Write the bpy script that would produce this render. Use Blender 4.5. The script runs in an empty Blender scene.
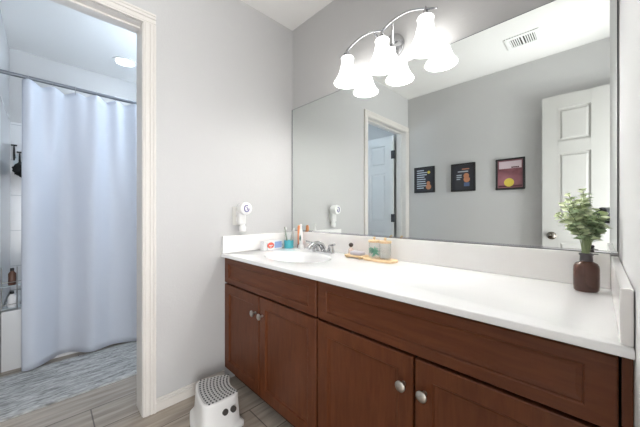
import bpy, bmesh, math, random
from mathutils import Vector, Matrix
from math import sin, cos, pi, radians, sqrt, atan2

random.seed(7)
S = bpy.context.scene
COL = S.collection

# ---------------------------------------------------------------- camera
CAM = Vector((1.6495, -1.3371, 1.0496))
YAW = 45.2524
cd = bpy.data.cameras.new('viewpoint')
cam = bpy.data.objects.new('viewpoint', cd)
COL.objects.link(cam)
cam.location = CAM
cam.rotation_euler = (pi / 2, 0, radians(YAW))
cd.sensor_fit = 'HORIZONTAL'
cd.sensor_width = 36.0
cd.lens = 275.97 / 640 * 36.0
cd.shift_y = -0.543 / 640
cd.clip_start = 0.01
S.camera = cam

# ---------------------------------------------------------------- world, fill light, exposure
W = bpy.data.worlds.new('World')
S.world = W
W.use_nodes = True
bg = W.node_tree.nodes['Background']
bg.inputs['Color'].default_value = (0.93, 0.96, 1.0, 1)
bg.inputs['Strength'].default_value = 0.9


def area(name, loc, rot, sx, sy, power, color, shape='RECTANGLE'):
    l = bpy.data.lights.new(name, 'AREA')
    l.shape = shape
    l.size = sx
    l.size_y = sy
    l.energy = power
    l.color = color
    o = bpy.data.objects.new(name, l)
    o.location = loc
    o.rotation_euler = rot
    COL.objects.link(o)
    return o


# added fill light in the unseen hall, tilted up to brighten the ceiling
area('hall_fill', (2.75, -1.45, 0.95), (0, radians(126), 0), 1.5, 1.3, 40, (0.97, 0.985, 1.0))
# the recessed can over the tub (the added uplight of the shower room is built below)
area('can_lamp', (-1.426, -0.822, 2.425), (0, 0, 0), 0.12, 0.12, 0.8, (0.72, 0.86, 1.0), 'DISK')
UPLIGHT_POWER = 9.5
SHADE_GLOW = 1.7
BULB_POWER = 2.1

S.view_settings.view_transform = 'Standard'
S.view_settings.look = 'None'
S.view_settings.gamma = 1.0
S.view_settings.exposure = 1.24
S.view_settings.use_curve_mapping = False

# ---------------------------------------------------------------- dimensions
H = 2.443            # ceiling
LR = 1.698           # vanity right wall
WB = -1.837          # wall opposite the mirror
DC = 0.5687          # counter depth
ZC = 0.7985          # counter top
ZS = 0.914           # splash top
YO, YI = -0.9277, -0.986   # near casing of the shower doorway: outer, inner edge
YF = -1.772          # far jamb of the shower doorway
ZH = 2.029           # doorway head
XW = -0.12           # far face of the doorway wall
XB = -1.856          # shower back wall
YT = -1.561          # tub alcove end wall


# ---------------------------------------------------------------- materials
def lin(c):
    def f(v):
        v /= 255.0
        return v / 12.92 if v <= 0.04045 else ((v + 0.055) / 1.055) ** 2.4
    return (f(c[0]), f(c[1]), f(c[2]), 1.0)


def setin(b, key, v):
    if key in b.inputs:
        b.inputs[key].default_value = v


def mat(name, rgb, rough=0.5, metal=0.0, spec=0.5, **kw):
    m = bpy.data.materials.new(name)
    m.use_nodes = True
    b = m.node_tree.nodes['Principled BSDF']
    b.inputs['Base Color'].default_value = lin(rgb)
    b.inputs['Roughness'].default_value = rough
    b.inputs['Metallic'].default_value = metal
    setin(b, 'Specular IOR Level', spec)
    if 'trans' in kw:
        setin(b, 'Transmission Weight', kw['trans'])
    if 'ior' in kw:
        setin(b, 'IOR', kw['ior'])
    if 'coat' in kw:
        setin(b, 'Coat Weight', kw['coat'])
        setin(b, 'Coat Roughness', 0.08)
    if 'sheen' in kw:
        setin(b, 'Sheen Weight', kw['sheen'])
    return m


def nodes(m):
    return m.node_tree.nodes, m.node_tree.links, m.node_tree.nodes['Principled BSDF']


def add_bump(m, scale, strength, dist=0.002, detail=3.0, stretch=None):
    n, l, b = nodes(m)
    tc = n.new('ShaderNodeTexCoord')
    t = n.new('ShaderNodeTexNoise')
    t.inputs['Scale'].default_value = scale
    t.inputs['Detail'].default_value = detail
    bp = n.new('ShaderNodeBump')
    bp.inputs['Strength'].default_value = strength
    bp.inputs['Distance'].default_value = dist
    src = tc.outputs['Object']
    if stretch:
        mp = n.new('ShaderNodeMapping')
        mp.inputs['Scale'].default_value = stretch
        l.new(src, mp.inputs['Vector'])
        src = mp.outputs['Vector']
    l.new(src, t.inputs['Vector'])
    l.new(t.outputs['Fac'], bp.inputs['Height'])
    l.new(bp.outputs['Normal'], b.inputs['Normal'])
    return m


def mottled(name, c1, c2, scale, stretch=(1, 1, 1), rough=0.5, detail=4.0, lo=0.35, hi=0.65, bump=0.0, distort=0.0, **kw):
    m = mat(name, c1, rough, **kw)
    n, l, b = nodes(m)
    tc = n.new('ShaderNodeTexCoord')
    mp = n.new('ShaderNodeMapping')
    mp.inputs['Scale'].default_value = stretch
    t = n.new('ShaderNodeTexNoise')
    t.inputs['Scale'].default_value = scale
    t.inputs['Detail'].default_value = detail
    t.inputs['Distortion'].default_value = distort
    r = n.new('ShaderNodeValToRGB')
    r.color_ramp.elements[0].position = lo
    r.color_ramp.elements[1].position = hi
    r.color_ramp.elements[0].color = lin(c1)
    r.color_ramp.elements[1].color = lin(c2)
    l.new(tc.outputs['Object'], mp.inputs['Vector'])
    l.new(mp.outputs['Vector'], t.inputs['Vector'])
    l.new(t.outputs['Fac'], r.inputs['Fac'])
    l.new(r.outputs['Color'], b.inputs['Base Color'])
    if bump:
        bp = n.new('ShaderNodeBump')
        bp.inputs['Strength'].default_value = bump
        bp.inputs['Distance'].default_value = 0.002
        l.new(t.outputs['Fac'], bp.inputs['Height'])
        l.new(bp.outputs['Normal'], b.inputs['Normal'])
    return m


M = {}
M['wall'] = add_bump(mat('wall paint', (200, 199, 198), 0.6, spec=0.25), 95, 0.22, 0.003)
M['wall_smooth'] = mat('smooth wall paint', (230, 230, 229), 0.6, spec=0.25)
M['ceiling'] = add_bump(mat('ceiling paint', (238, 236, 233), 0.8, spec=0.2), 60, 0.25, 0.003)
M['trim'] = mat('trim paint', (222, 217, 211), 0.35)
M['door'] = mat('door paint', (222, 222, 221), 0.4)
M['door_dimmed'] = mat('darkened door paint', (190, 188, 184), 0.4)  # door paint darkened to offset the strong lamp light on this door
M['mirror'] = mat('mirror glass', (228, 232, 230), 0.0, 1.0)
M['mirror_edge'] = mat('mirror edge', (84, 88, 92), 0.5, 0.2)
M['chrome'] = mat('chrome', (198, 199, 201), 0.08, 1.0)
M['nickel'] = mat('brushed nickel', (196, 192, 186), 0.28, 1.0)
M['steel_dark'] = mat('dark hinge metal', (62, 62, 66), 0.4, 0.7)
M['counter'] = mottled('cultured marble', (250, 250, 250), (253, 253, 252), 5, rough=0.18, coat=0.4)
M['splash'] = mottled('cultured marble splash', (246, 243, 240), (250, 248, 246), 5, rough=0.2, coat=0.3)
M['wood_v'] = mottled('dark stained wood upright', (91, 47, 24), (110, 61, 34), 9, (7, 7, 0.8), 0.40, 5, 0.3, 0.72, 0.06, 0.6, spec=0.3)
M['wood_h'] = mottled('dark stained wood lengthwise', (91, 47, 24), (110, 61, 34), 9, (0.8, 7, 7), 0.40, 5, 0.3, 0.72, 0.06, 0.6, spec=0.3)
M['wood_dark'] = mat('cabinet carcass wood', (24, 14, 10), 0.6)
M['toe'] = mat('toe kick board', (34, 21, 15), 0.6)
M['plastic_white'] = mat('white plastic', (240, 239, 237), 0.35)
M['plastic_stool'] = mat('stool plastic', (240, 239, 237), 0.42)
M['grip'] = mat('grey grip rubber', (206, 206, 204), 0.7)
M['grip_dot'] = mat('dark grip studs', (62, 62, 64), 0.7)
M['hole'] = mat('stool inside', (70, 66, 62), 0.8)
M['purple'] = mat('purple print', (96, 84, 150), 0.5)
M['plate_grey'] = mat('outlet plate plastic', (222, 220, 214), 0.4)
M['black'] = mat('black plastic', (22, 22, 24), 0.45)
M['frame_black'] = mat('black picture frame', (26, 24, 25), 0.4)
M['tub'] = mat('white tub enamel', (228, 228, 228), 0.2, coat=0.3)
M['shelfglass'] = mat('frosted shelf plastic', (200, 210, 214), 0.3)
M['rubber'] = mat('black rubber', (30, 30, 30), 0.7)
M['silver'] = mat('silver tripod metal', (205, 205, 204), 0.45, 0.2)
M['bamboo'] = mottled('bamboo', (222, 188, 142), (240, 212, 172), 20, (1, 8, 8), 0.45)
M['amber'] = mat('brown bottle glass', (118, 68, 50), 0.08, trans=0.7, ior=1.45, coat=0.5)
M['green_pick'] = mat('mint plastic', (140, 206, 184), 0.4)
M['teal'] = mat('teal plastic', (92, 196, 208), 0.3)
M['orange'] = mat('orange plastic', (232, 150, 96), 0.4)
M['red'] = mat('red print', (232, 104, 84), 0.5)
M['blue'] = mat('blue print', (150, 172, 214), 0.5)
M['card'] = mat('white carton', (240, 240, 240), 0.5)
M['greyblue'] = mat('grey carton flap', (150, 160, 168), 0.5)
M['green_dark'] = mat('dark green plastic', (52, 110, 92), 0.4)
M['soap'] = mat('lavender soap', (206, 200, 210), 0.45)


def thin_glass(name):
    m = mat(name, (250, 252, 252), 0.03)
    n, l, b = nodes(m)
    tr_ = n.new('ShaderNodeBsdfTransparent')
    tr_.inputs['Color'].default_value = (0.985, 0.99, 0.99, 1)
    gl = n.new('ShaderNodeBsdfGlossy')
    gl.inputs['Roughness'].default_value = 0.04
    lw = n.new('ShaderNodeLayerWeight')
    lw.inputs['Blend'].default_value = 0.12
    fr = n.new('ShaderNodeMath')
    fr.operation = 'MULTIPLY'
    fr.inputs[1].default_value = 0.7
    l.new(lw.outputs['Facing'], fr.inputs[0])
    mx = n.new('ShaderNodeMixShader')
    l.new(fr.outputs[0], mx.inputs['Fac'])
    l.new(tr_.outputs['BSDF'], mx.inputs[1])
    l.new(gl.outputs['BSDF'], mx.inputs[2])
    l.new(mx.outputs['Shader'], n['Material Output'].inputs['Surface'])
    return m


M['clear'] = thin_glass('clear glass')
M['swab'] = mat('cotton', (244, 244, 242), 0.9)
M['leaf_pale'] = mottled('pale leaves', (216, 227, 184), (236, 243, 212), 30, rough=0.6)
M['leaf_dark'] = mottled('grey green leaves', (138, 160, 122), (172, 190, 150), 30, rough=0.6)
M['stem'] = mat('plant stem', (150, 164, 122), 0.6)
M['brownbottle'] = mat('brown bottle plastic', (96, 66, 52), 0.4)


def two_sided_translucent(name, rgb, amount):
    m = mat(name, rgb, 0.75, spec=0.2)
    n, l, b = nodes(m)
    out = n['Material Output']
    t = n.new('ShaderNodeBsdfTranslucent')
    t.inputs['Color'].default_value = lin(rgb)
    mx = n.new('ShaderNodeMixShader')
    mx.inputs['Fac'].default_value = amount
    l.new(b.outputs['BSDF'], mx.inputs[1])
    l.new(t.outputs['BSDF'], mx.inputs[2])
    l.new(mx.outputs['Shader'], out.inputs['Surface'])
    return m


M['curtain'] = two_sided_translucent('white polyester curtain', (232, 236, 244), 0.35)


def glow(name, rgb, strength):
    m = mat(name, rgb, 0.4)
    n, l, b = nodes(m)
    b.inputs['Emission Color'].default_value = lin(rgb)
    b.inputs['Emission Strength'].default_value = strength
    return m


M['shade'] = glow('lit frosted glass', (255, 254, 252), SHADE_GLOW)
M['bowl'] = glow('added uplight glow', (215, 232, 255), 7.0)  # glow of the added uplight bowl, brightens curtain and shower door
M['can_lens'] = glow('lit lamp lens', (236, 246, 255), 9.0)
M['room_lens'] = glow('lit ceiling lamp lens', (205, 230, 255), 14.0)


def brick_mat(name, c1, c2, mortar, bw, bh, msize, rough, rot=(0, 0, 0), loc=(0, 0, 0), grain=None, offset=0.5):
    m = mat(name, c1, rough)
    n, l, b = nodes(m)
    tc = n.new('ShaderNodeTexCoord')
    mp = n.new('ShaderNodeMapping')
    mp.inputs['Rotation'].default_value = rot
    mp.inputs['Location'].default_value = loc
    br = n.new('ShaderNodeTexBrick')
    br.offset = offset
    br.inputs['Color1'].default_value = lin(c1)
    br.inputs['Color2'].default_value = lin(c2)
    br.inputs['Mortar'].default_value = lin(mortar)
    br.inputs['Scale'].default_value = 1.0
    br.inputs['Mortar Size'].default_value = msize
    br.inputs['Brick Width'].default_value = bw
    br.inputs['Row Height'].default_value = bh
    br.inputs['Mortar Smooth'].default_value = 0.1
    l.new(tc.outputs['Object'], mp.inputs['Vector'])
    l.new(mp.outputs['Vector'], br.inputs['Vector'])
    col = br.outputs['Color']
    if grain:
        mp2 = n.new('ShaderNodeMapping')
        mp2.inputs['Scale'].default_value = grain
        l.new(tc.outputs['Object'], mp2.inputs['Vector'])
        t = n.new('ShaderNodeTexNoise')
        t.inputs['Scale'].default_value = 4
        t.inputs['Detail'].default_value = 6
        l.new(mp2.outputs['Vector'], t.inputs['Vector'])
        r = n.new('ShaderNodeValToRGB')
        r.color_ramp.elements[0].position = 0.3
        r.color_ramp.elements[1].position = 0.7
        r.color_ramp.elements[0].color = (0.62, 0.6, 0.58, 1)
        r.color_ramp.elements[1].color = (1.15, 1.14, 1.12, 1)
        l.new(t.outputs['Fac'], r.inputs['Fac'])
        mx = n.new('ShaderNodeMix')
        mx.data_type = 'RGBA'
        mx.blend_type = 'MULTIPLY'
        mx.inputs[0].default_value = 1.0
        l.new(col, mx.inputs[6])
        l.new(r.outputs['Color'], mx.inputs[7])
        col = mx.outputs[2]
    l.new(col, b.inputs['Base Color'])
    bp = n.new('ShaderNodeBump')
    bp.inputs['Strength'].default_value = 0.3
    bp.inputs['Distance'].default_value = 0.002
    bp.invert = True
    l.new(br.outputs['Fac'], bp.inputs['Height'])
    l.new(bp.outputs['Normal'], b.inputs['Normal'])
    return m


M['floor'] = brick_mat('wood look floor tile', (172, 162, 150), (186, 175, 163), (112, 104, 98), 1.2, 0.2, 0.003, 0.4,
                       rot=(0, 0, pi / 2), loc=(0.031, 0.06, 0), grain=(9, 0.8, 1))
M['tile'] = brick_mat('white wall tile', (226, 226, 226), (230, 230, 230), (196, 198, 200), 0.3, 0.075, 0.003, 0.2,
                      rot=(radians(-90), 0, radians(-90)), offset=0.0)
M['rug'] = mottled('grey bath rug', (134, 133, 130), (208, 207, 204), 10, (9, 1.4, 3), 0.95, 8, 0.34, 0.68, 0.9, 0.4)


# ---------------------------------------------------------------- mesh helpers
def box(bm, x0, x1, y0, y1, z0, z1, mi=0):
    vs = [bm.verts.new(p) for p in ((x0, y0, z0), (x1, y0, z0), (x1, y1, z0), (x0, y1, z0),
                                    (x0, y0, z1), (x1, y0, z1), (x1, y1, z1), (x0, y1, z1))]
    fs = []
    for q in ((0, 3, 2, 1), (4, 5, 6, 7), (0, 1, 5, 4), (1, 2, 6, 5), (2, 3, 7, 6), (3, 0, 4, 7)):
        f = bm.faces.new([vs[i] for i in q])
        f.material_index = mi
        fs.append(f)
    return fs


def lathe(bm, prof, c=(0, 0, 0), seg=24, axis='z', mi=0, sx=1.0, sy=1.0, cap0=True, cap1=True):
    c = Vector(c)
    rings = []

    def place(r, h, a):
        p, q = r * cos(a) * sx, r * sin(a) * sy
        if axis == 'z':
            return c + Vector((p, q, h))
        if axis == 'y':
            return c + Vector((p, h, q))
        return c + Vector((h, p, q))
    for r, h in prof:
        rings.append([bm.verts.new(place(max(r, 1e-5), h, 2 * pi * k / seg)) for k in range(seg)])
    for a, b in zip(rings[:-1], rings[1:]):
        for k in range(seg):
            f = bm.faces.new((a[k], a[(k + 1) % seg], b[(k + 1) % seg], b[k]))
            f.material_index = mi
    if cap0:
        f = bm.faces.new(rings[0][::-1])
        f.material_index = mi
    if cap1:
        f = bm.faces.new(rings[-1])
        f.material_index = mi


def tube(bm, pts, r, seg=10, mi=0, flat=1.0):
    pts = [Vector(p) for p in pts]
    n = len(pts)
    rs = r if isinstance(r, (list, tuple)) else [r] * n
    rings = []
    ref = Vector((0, 0, 1))
    for i, p in enumerate(pts):
        t = (pts[min(i + 1, n - 1)] - pts[max(i - 1, 0)]).normalized()
        up = ref if abs(t.dot(ref)) < 0.95 else Vector((1, 0, 0))
        s = t.cross(up).normalized()
        u = s.cross(t).normalized()
        rings.append([bm.verts.new(p + (s * cos(2 * pi * k / seg) + u * sin(2 * pi * k / seg) * flat) * rs[i]) for k in range(seg)])
    for a, b in zip(rings[:-1], rings[1:]):
        for k in range(seg):
            f = bm.faces.new((a[k], a[(k + 1) % seg], b[(k + 1) % seg], b[k]))
            f.material_index = mi
    bm.faces.new(rings[0][::-1]).material_index = mi
    bm.faces.new(rings[-1]).material_index = mi


def ball(bm, c, r, seg=16, mi=0, sc=(1, 1, 1)):
    prof = [(r * sin(pi * k / 10), -r * cos(pi * k / 10)) for k in range(11)]
    tmp = bmesh.new()
    lathe(tmp, prof, (0, 0, 0), seg, cap0=False, cap1=False)
    merge(bm, tmp, Matrix.Translation(Vector(c)) @ Matrix.Diagonal((*sc, 1)), mi)


def merge(bm, other, mtx=Matrix.Identity(4), mi=None):
    mp = {}
    for v in other.verts:
        mp[v] = bm.verts.new(mtx @ v.co)
    for f in other.faces:
        try:
            g = bm.faces.new([mp[v] for v in f.verts])
            g.material_index = f.material_index if mi is None else mi
        except ValueError:
            pass
    other.free()


def prism(bm, outline, z0, z1, mi=0):
    a = [bm.verts.new((x, y, z0)) for x, y in outline]
    b = [bm.verts.new((x, y, z1)) for x, y in outline]
    n = len(a)
    bm.faces.new(a[::-1]).material_index = mi
    bm.faces.new(b).material_index = mi
    for k in range(n):
        bm.faces.new((a[k], a[(k + 1) % n], b[(k + 1) % n], b[k])).material_index = mi


def obj(name, bm, mats, parent=None, smooth=False, bevel=0.0, loc=None, angle=40, bseg=2):
    bmesh.ops.remove_doubles(bm, verts=bm.verts, dist=1e-6)
    bmesh.ops.recalc_face_normals(bm, faces=bm.faces)
    me = bpy.data.meshes.new(name)
    bm.to_mesh(me)
    bm.free()
    for m in (mats if isinstance(mats, (list, tuple)) else [mats]):
        me.materials.append(m)
    o = bpy.data.objects.new(name, me)
    COL.objects.link(o)
    if loc is not None:
        o.location = loc
    if parent:
        o.parent = parent
    if bevel:
        b = o.modifiers.new('bevel', 'BEVEL')
        b.width = bevel
        b.segments = bseg
        b.limit_method = 'ANGLE'
        b.angle_limit = radians(35)
    if smooth:
        for p in me.polygons:
            p.use_smooth = True
        try:
            me.set_sharp_from_angle(angle=radians(angle))
        except Exception:
            pass
    return o


def thing(name, label, cat, loc=(0, 0, 0), rz=0.0, group=None):
    o = bpy.data.objects.new(name, None)
    o.empty_display_size = 0.05
    COL.objects.link(o)
    o.location = loc
    o.rotation_euler = (0, 0, rz)
    return tag(o, label, cat, group)


def tag(o, label, cat, group=None):
    o['label'] = label
    o['category'] = cat
    if group:
        o['group'] = group
    return o


def struct(o, label=None):
    o['kind'] = 'structure'
    if label:
        o['label'] = label
    return o


def sbox(name, mats, boxes, label=None, bevel=0.0):
    bm = bmesh.new()
    for b in boxes:
        box(bm, *b)
    return struct(obj(name, bm, mats, bevel=bevel), label)


B = bmesh.new

# ================================================================ SETTING
sbox('floor', M['floor'], [(-2.0, 3.1, -2.1, 0.1, -0.1, 0.0)], 'grey brown wood-look tile floor of both rooms')
sbox('ceiling', M['ceiling'], [(-2.0, 2.15, -2.1, 0.1, H, H + 0.1)], 'white ceiling of both rooms')
sbox('wall_back', M['wall'], [(0.0, 2.15, 0.0, 0.1, 0, H)], 'grey wall behind the mirror')
# doorway wall with its opening
sbox('wall_left', M['wall'], [(XW, 0, YI - 0.02 + 0.02, 0.1, 0, H), (XW, 0, YF, YI, ZH, H), (XW, 0, -1.95, YF, 0, H)],
     'light grey wall with the doorway to the shower room')
sbox('wall_front', M['wall'], [(0.0, 2.15, -1.95, WB, 0, H)], 'grey wall with three pictures, seen in the mirror')
sbox('wall_right', M['wall_smooth'], [(LR, 2.03, -1.10, 0.0, 0, H)], 'white wall at the right end of the vanity')
sbox('wall_entrance', M['wall'], [(2.03, 2.15, -1.10, 0.0, 0, H), (2.03, 2.15, WB, -1.10, 2.04, H), (2.03, 2.15, WB, -1.80, 0, H)])
sbox('wall_shower_back', M['wall'], [(XB - 0.1, XB, -1.95, 0.1, 0, H)], 'far wall of the shower room above the tile')
sbox('wall_shower_left', M['wall'], [(XB, XW, -1.95, -1.86, 0, H), (XB, -1.105, -1.86, YT, 0, H)], 'end wall of the tub alcove')
sbox('wall_shower_right', M['wall'], [(XB, XW, -0.02, 0.1, 0, H)])
sbox('trim_4', M['tile'], [(XB, XB + 0.01, YT, -0.02, 0.40, 1.82)], 'white tile above the tub')
sbox('trim_5', M['tub'], [(XB + 0.01, -1.11, YT, YT + 0.008, 0.40, 1.82)])


def casing_profile_box(bm, y0, y1, z0, z1, x0, out, horiz=False):
    """stepped colonial casing: flat, bead, thick outer band; y0 is the opening side"""
    w = (z1 - z0) if horiz else (y1 - y0)
    steps = ((0.0, 0.14, 0.011), (0.14, 0.46, 0.0128), (0.46, 0.54, 0.0115), (0.54, 0.80, 0.0145), (0.80, 1.0, 0.017))
    for a, b, t in steps:
        if horiz:
            box(bm, min(x0, x0 + out * t), max(x0, x0 + out * t), y0, y1, z0 + w * a, z0 + w * b)
        else:
            ya, yb = y0 + w * a, y0 + w * b
            box(bm, min(x0, x0 + out * t), max(x0, x0 + out * t), min(ya, yb), max(ya, yb), z0, z1)


bm = B()
casing_profile_box(bm, YI, YO, 0, ZH, 0.0, 1)
casing_profile_box(bm, YF, WB + 0.004, 0, ZH, 0.0, 1)
casing_profile_box(bm, WB + 0.004, YO, ZH, ZH + 0.0585, 0.0, 1, True)
casing_profile_box(bm, YI, YO, 0, ZH, XW, -1)
casing_profile_box(bm, YF - 0.058, YO, ZH, ZH + 0.0585, XW, -1, True)
struct(obj('trim_1', bm, M['trim'], bevel=0.0018), 'white moulded casing around the shower doorway')
bm = B()
box(bm, XW, 0, YI - 0.003, YI, 0, ZH)
box(bm, XW, 0, YF, YF + 0.003, 0, ZH)
box(bm, XW, 0, YF, YI, ZH - 0.003, ZH)
box(bm, -0.080, -0.045, YF + 0.003, YF + 0.012, 0, ZH - 0.003)
box(bm, -0.080, -0.045, YF, YI, ZH - 0.013, ZH - 0.003)
struct(obj('trim_2', bm, M['trim'], bevel=0.0015), 'white door jamb of the shower doorway')


def base(name, segs, label):
    bm = B()
    for (x0, x1, y0, y1, nx, ny) in segs:
        for z0, z1, t in ((0, 0.045, 0.013), (0.045, 0.056, 0.010), (0.056, 0.068, 0.006)):
            if nx:
                box(bm, min(x0, x0 + nx * t), max(x0, x0 + nx * t), y0, y1, z0, z1)
            else:
                box(bm, x0, x1, min(y0, y0 + ny * t), max(y0, y0 + ny * t), z0, z1)
    return struct(obj(name, bm, M['trim'], bevel=0.002), label)


base('baseboard_left', [(0, 0, YO, -0.547, 1, 0)], 'white baseboard between doorway and vanity')
base('baseboard_front', [(0.02, 2.03, WB, WB, 0, 1)], None)
base('baseboard_right', [(LR, LR, -1.10, -0.575, -1, 0)], None)


# ---- six panel doors
def six_panel(bm, w, h, t):
    """leaf in local x 0..w, y -t/2..t/2, z 0..h : stiles and rails with raised fields"""
    st, cs = 0.105, 0.10
    rails = [0.0, 0.22, 0.80, 0.93, 1.52, 1.62, h - 0.115 - 0.0, h]
    rails = [(0, 0.22), (0.80, 0.93), (1.54, 1.64), (h - 0.115, h)]
    for x0, x1 in ((0, st), (w / 2 - cs / 2, w / 2 + cs / 2), (w - st, w)):
        box(bm, x0, x1, -t / 2, t / 2, 0, h)
    for z0, z1 in rails:
        box(bm, st, w / 2 - cs / 2, -t / 2, t / 2, z0, z1)
        box(bm, w / 2 + cs / 2, w - st, -t / 2, t / 2, z0, z1)
    for (x0, x1) in ((st, w / 2 - cs / 2), (w / 2 + cs / 2, w - st)):
        for (a, b) in zip(rails[:-1], rails[1:]):
            z0, z1 = a[1], b[0]
            box(bm, x0, x1, -t / 2 + 0.010, t / 2 - 0.010, z0, z1)
            for sgn in (-1, 1):
                # sloped raised field
                m, d = 0.028, 0.014
                lo = [(x0 + d, z0 + d), (x1 - d, z0 + d), (x1 - d, z1 - d), (x0 + d, z1 - d)]
                hi = [(x0 + m, z0 + m), (x1 - m, z0 + m), (x1 - m, z1 - m), (x0 + m, z1 - m)]
                va = [bm.verts.new((x, sgn * (t / 2 - 0.0105), z)) for x, z in lo]
                vb = [bm.verts.new((x, sgn * (t / 2 - 0.003), z)) for x, z in hi]
                bm.faces.new(vb)
                for k in range(4):
                    bm.faces.new((va[k], va[(k + 1) % 4], vb[(k + 1) % 4], vb[k]))


def knob_set(parent, x, z, t, m):
    for s in (1, -1):
        bm = B()
        prof = [(0.033, 0), (0.033, 0.004), (0.026, 0.008), (0.012, 0.012), (0.011, 0.030), (0.020, 0.036), (0.027, 0.046),
                (0.027, 0.056), (0.020, 0.063), (0.0, 0.065)]
        lathe(bm, [(r, s * (t / 2 + h)) for r, h in prof], (x, 0, z), 24, 'y')
        obj('door_knob', bm, m, parent, smooth=True)


# shower room door, opened into the shower room
d1 = bpy.data.objects.new('door_1', None)
COL.objects.link(d1)
d1.location = (-0.155, -1.758, 0.012)
d1.rotation_euler = (0, 0, radians(180))
struct(d1, 'white six-panel door opened into the shower room, seen in the mirror')
bm = B()
six_panel(bm, 0.755, 2.005, 0.035)
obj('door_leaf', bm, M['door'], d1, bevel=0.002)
knob_set(d1, 0.69, 0.90, 0.035, M['nickel'])
for z in (0.24, 0.974, 1.765):
    bm = B()
    lathe(bm, [(0.0085, -0.05), (0.0085, 0.05)], (-0.018, -0.012, z), 12)
    box(bm, -0.022, 0.02, -0.026, -0.0175, z - 0.05, z + 0.05)
    obj('hinge', bm, M['steel_dark'], d1, smooth=True)
# entrance door, open against the wall opposite the mirror
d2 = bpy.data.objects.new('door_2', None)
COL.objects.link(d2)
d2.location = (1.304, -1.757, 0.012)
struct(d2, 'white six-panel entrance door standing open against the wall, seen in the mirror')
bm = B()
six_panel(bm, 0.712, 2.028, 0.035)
obj('door_leaf', bm, M['door_dimmed'], d2, bevel=0.002)
knob_set(d2, 0.065, 0.845, 0.035, mat('darkened nickel', (128, 122, 114), 0.2, 1.0))  # dark reflections put into the knob's nickel colour
bm = B()
box(bm, 2.012, 2.03, -1.80, -1.784, 0, 2.04)
box(bm, 2.03, 2.15, -1.80, -1.784, 0, 2.04)
box(bm, 2.03, 2.15, -1.116, -1.10, 0, 2.04)
box(bm, 2.03, 2.15, -1.784, -1.116, 2.024, 2.04)
struct(obj('trim_3', bm, M['trim'], bevel=0.002))

# ================================================================ MIRROR
mr = thing('wall_mirror', 'large frameless mirror on the grey wall above the whole vanity', 'mirror', (0.8485, -0.001, ZS + 0.002))
bm = B()
box(bm, -0.841, 0.844, -0.0055, 0.0, 0.004, 1.83 - ZS)
obj('mirror_glass', bm, M['mirror'], mr)
bm = B()
for a, b in ((-0.8470, -0.841), (0.844, 0.8465)):
    box(bm, a, b, -0.0058, 0.0, 0.0, 1.83 - ZS)
box(bm, -0.8470, 0.8465, -0.0058, 0.0, 1.83 - ZS, 1.832 - ZS)
obj('mirror_edge', bm, M['mirror_edge'], mr)
bm = B()
box(bm, -0.8470, 0.8465, -0.010, 0.0, -0.002, 0.0015)
box(bm, -0.8470, 0.8465, -0.010, -0.0070, -0.002, 0.007)
obj('mirror_channel', bm, M['chrome'], mr, bevel=0.0006)

# ================================================================ VANITY
FY = -0.545          # front face of doors
T = 0.019            # front thickness
ZB, ZD, ZU, ZT = 0.088, 0.6085, 0.6185, 0.768


def shaker(bm, x0, x1, z0, z1, st=0.055, dep=0.009, sl=0.011, rl=None):
    """slab with a recessed flat panel, front at y=0 going back to +T"""
    def k_(m):
        # rails narrower than the stiles on the long drawer fronts
        return 0.0 if rl is None or m < st * 0.5 else st - rl

    def rect(m, y):
        return [bm.verts.new((x, y, z)) for x, z in ((x0 + m, z0 + m - k_(m)), (x1 - m, z0 + m - k_(m)), (x1 - m, z1 - m + k_(m)), (x0 + m, z1 - m + k_(m)))]
    e = 0.0025
    loops = [rect(0, T), rect(0, e), rect(e, 0), rect(st - 0.003, 0), rect(st, 0.0025), rect(st + 0.001, dep - 0.002), rect(st + sl, dep)]
    for a, b in zip(loops[:-1], loops[1:]):
        for k in range(4):
            bm.faces.new((a[k], a[(k + 1) % 4], b[(k + 1) % 4], b[k]))
    bm.faces.new(loops[-1])
    bm.faces.new(loops[0][::-1])


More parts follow.
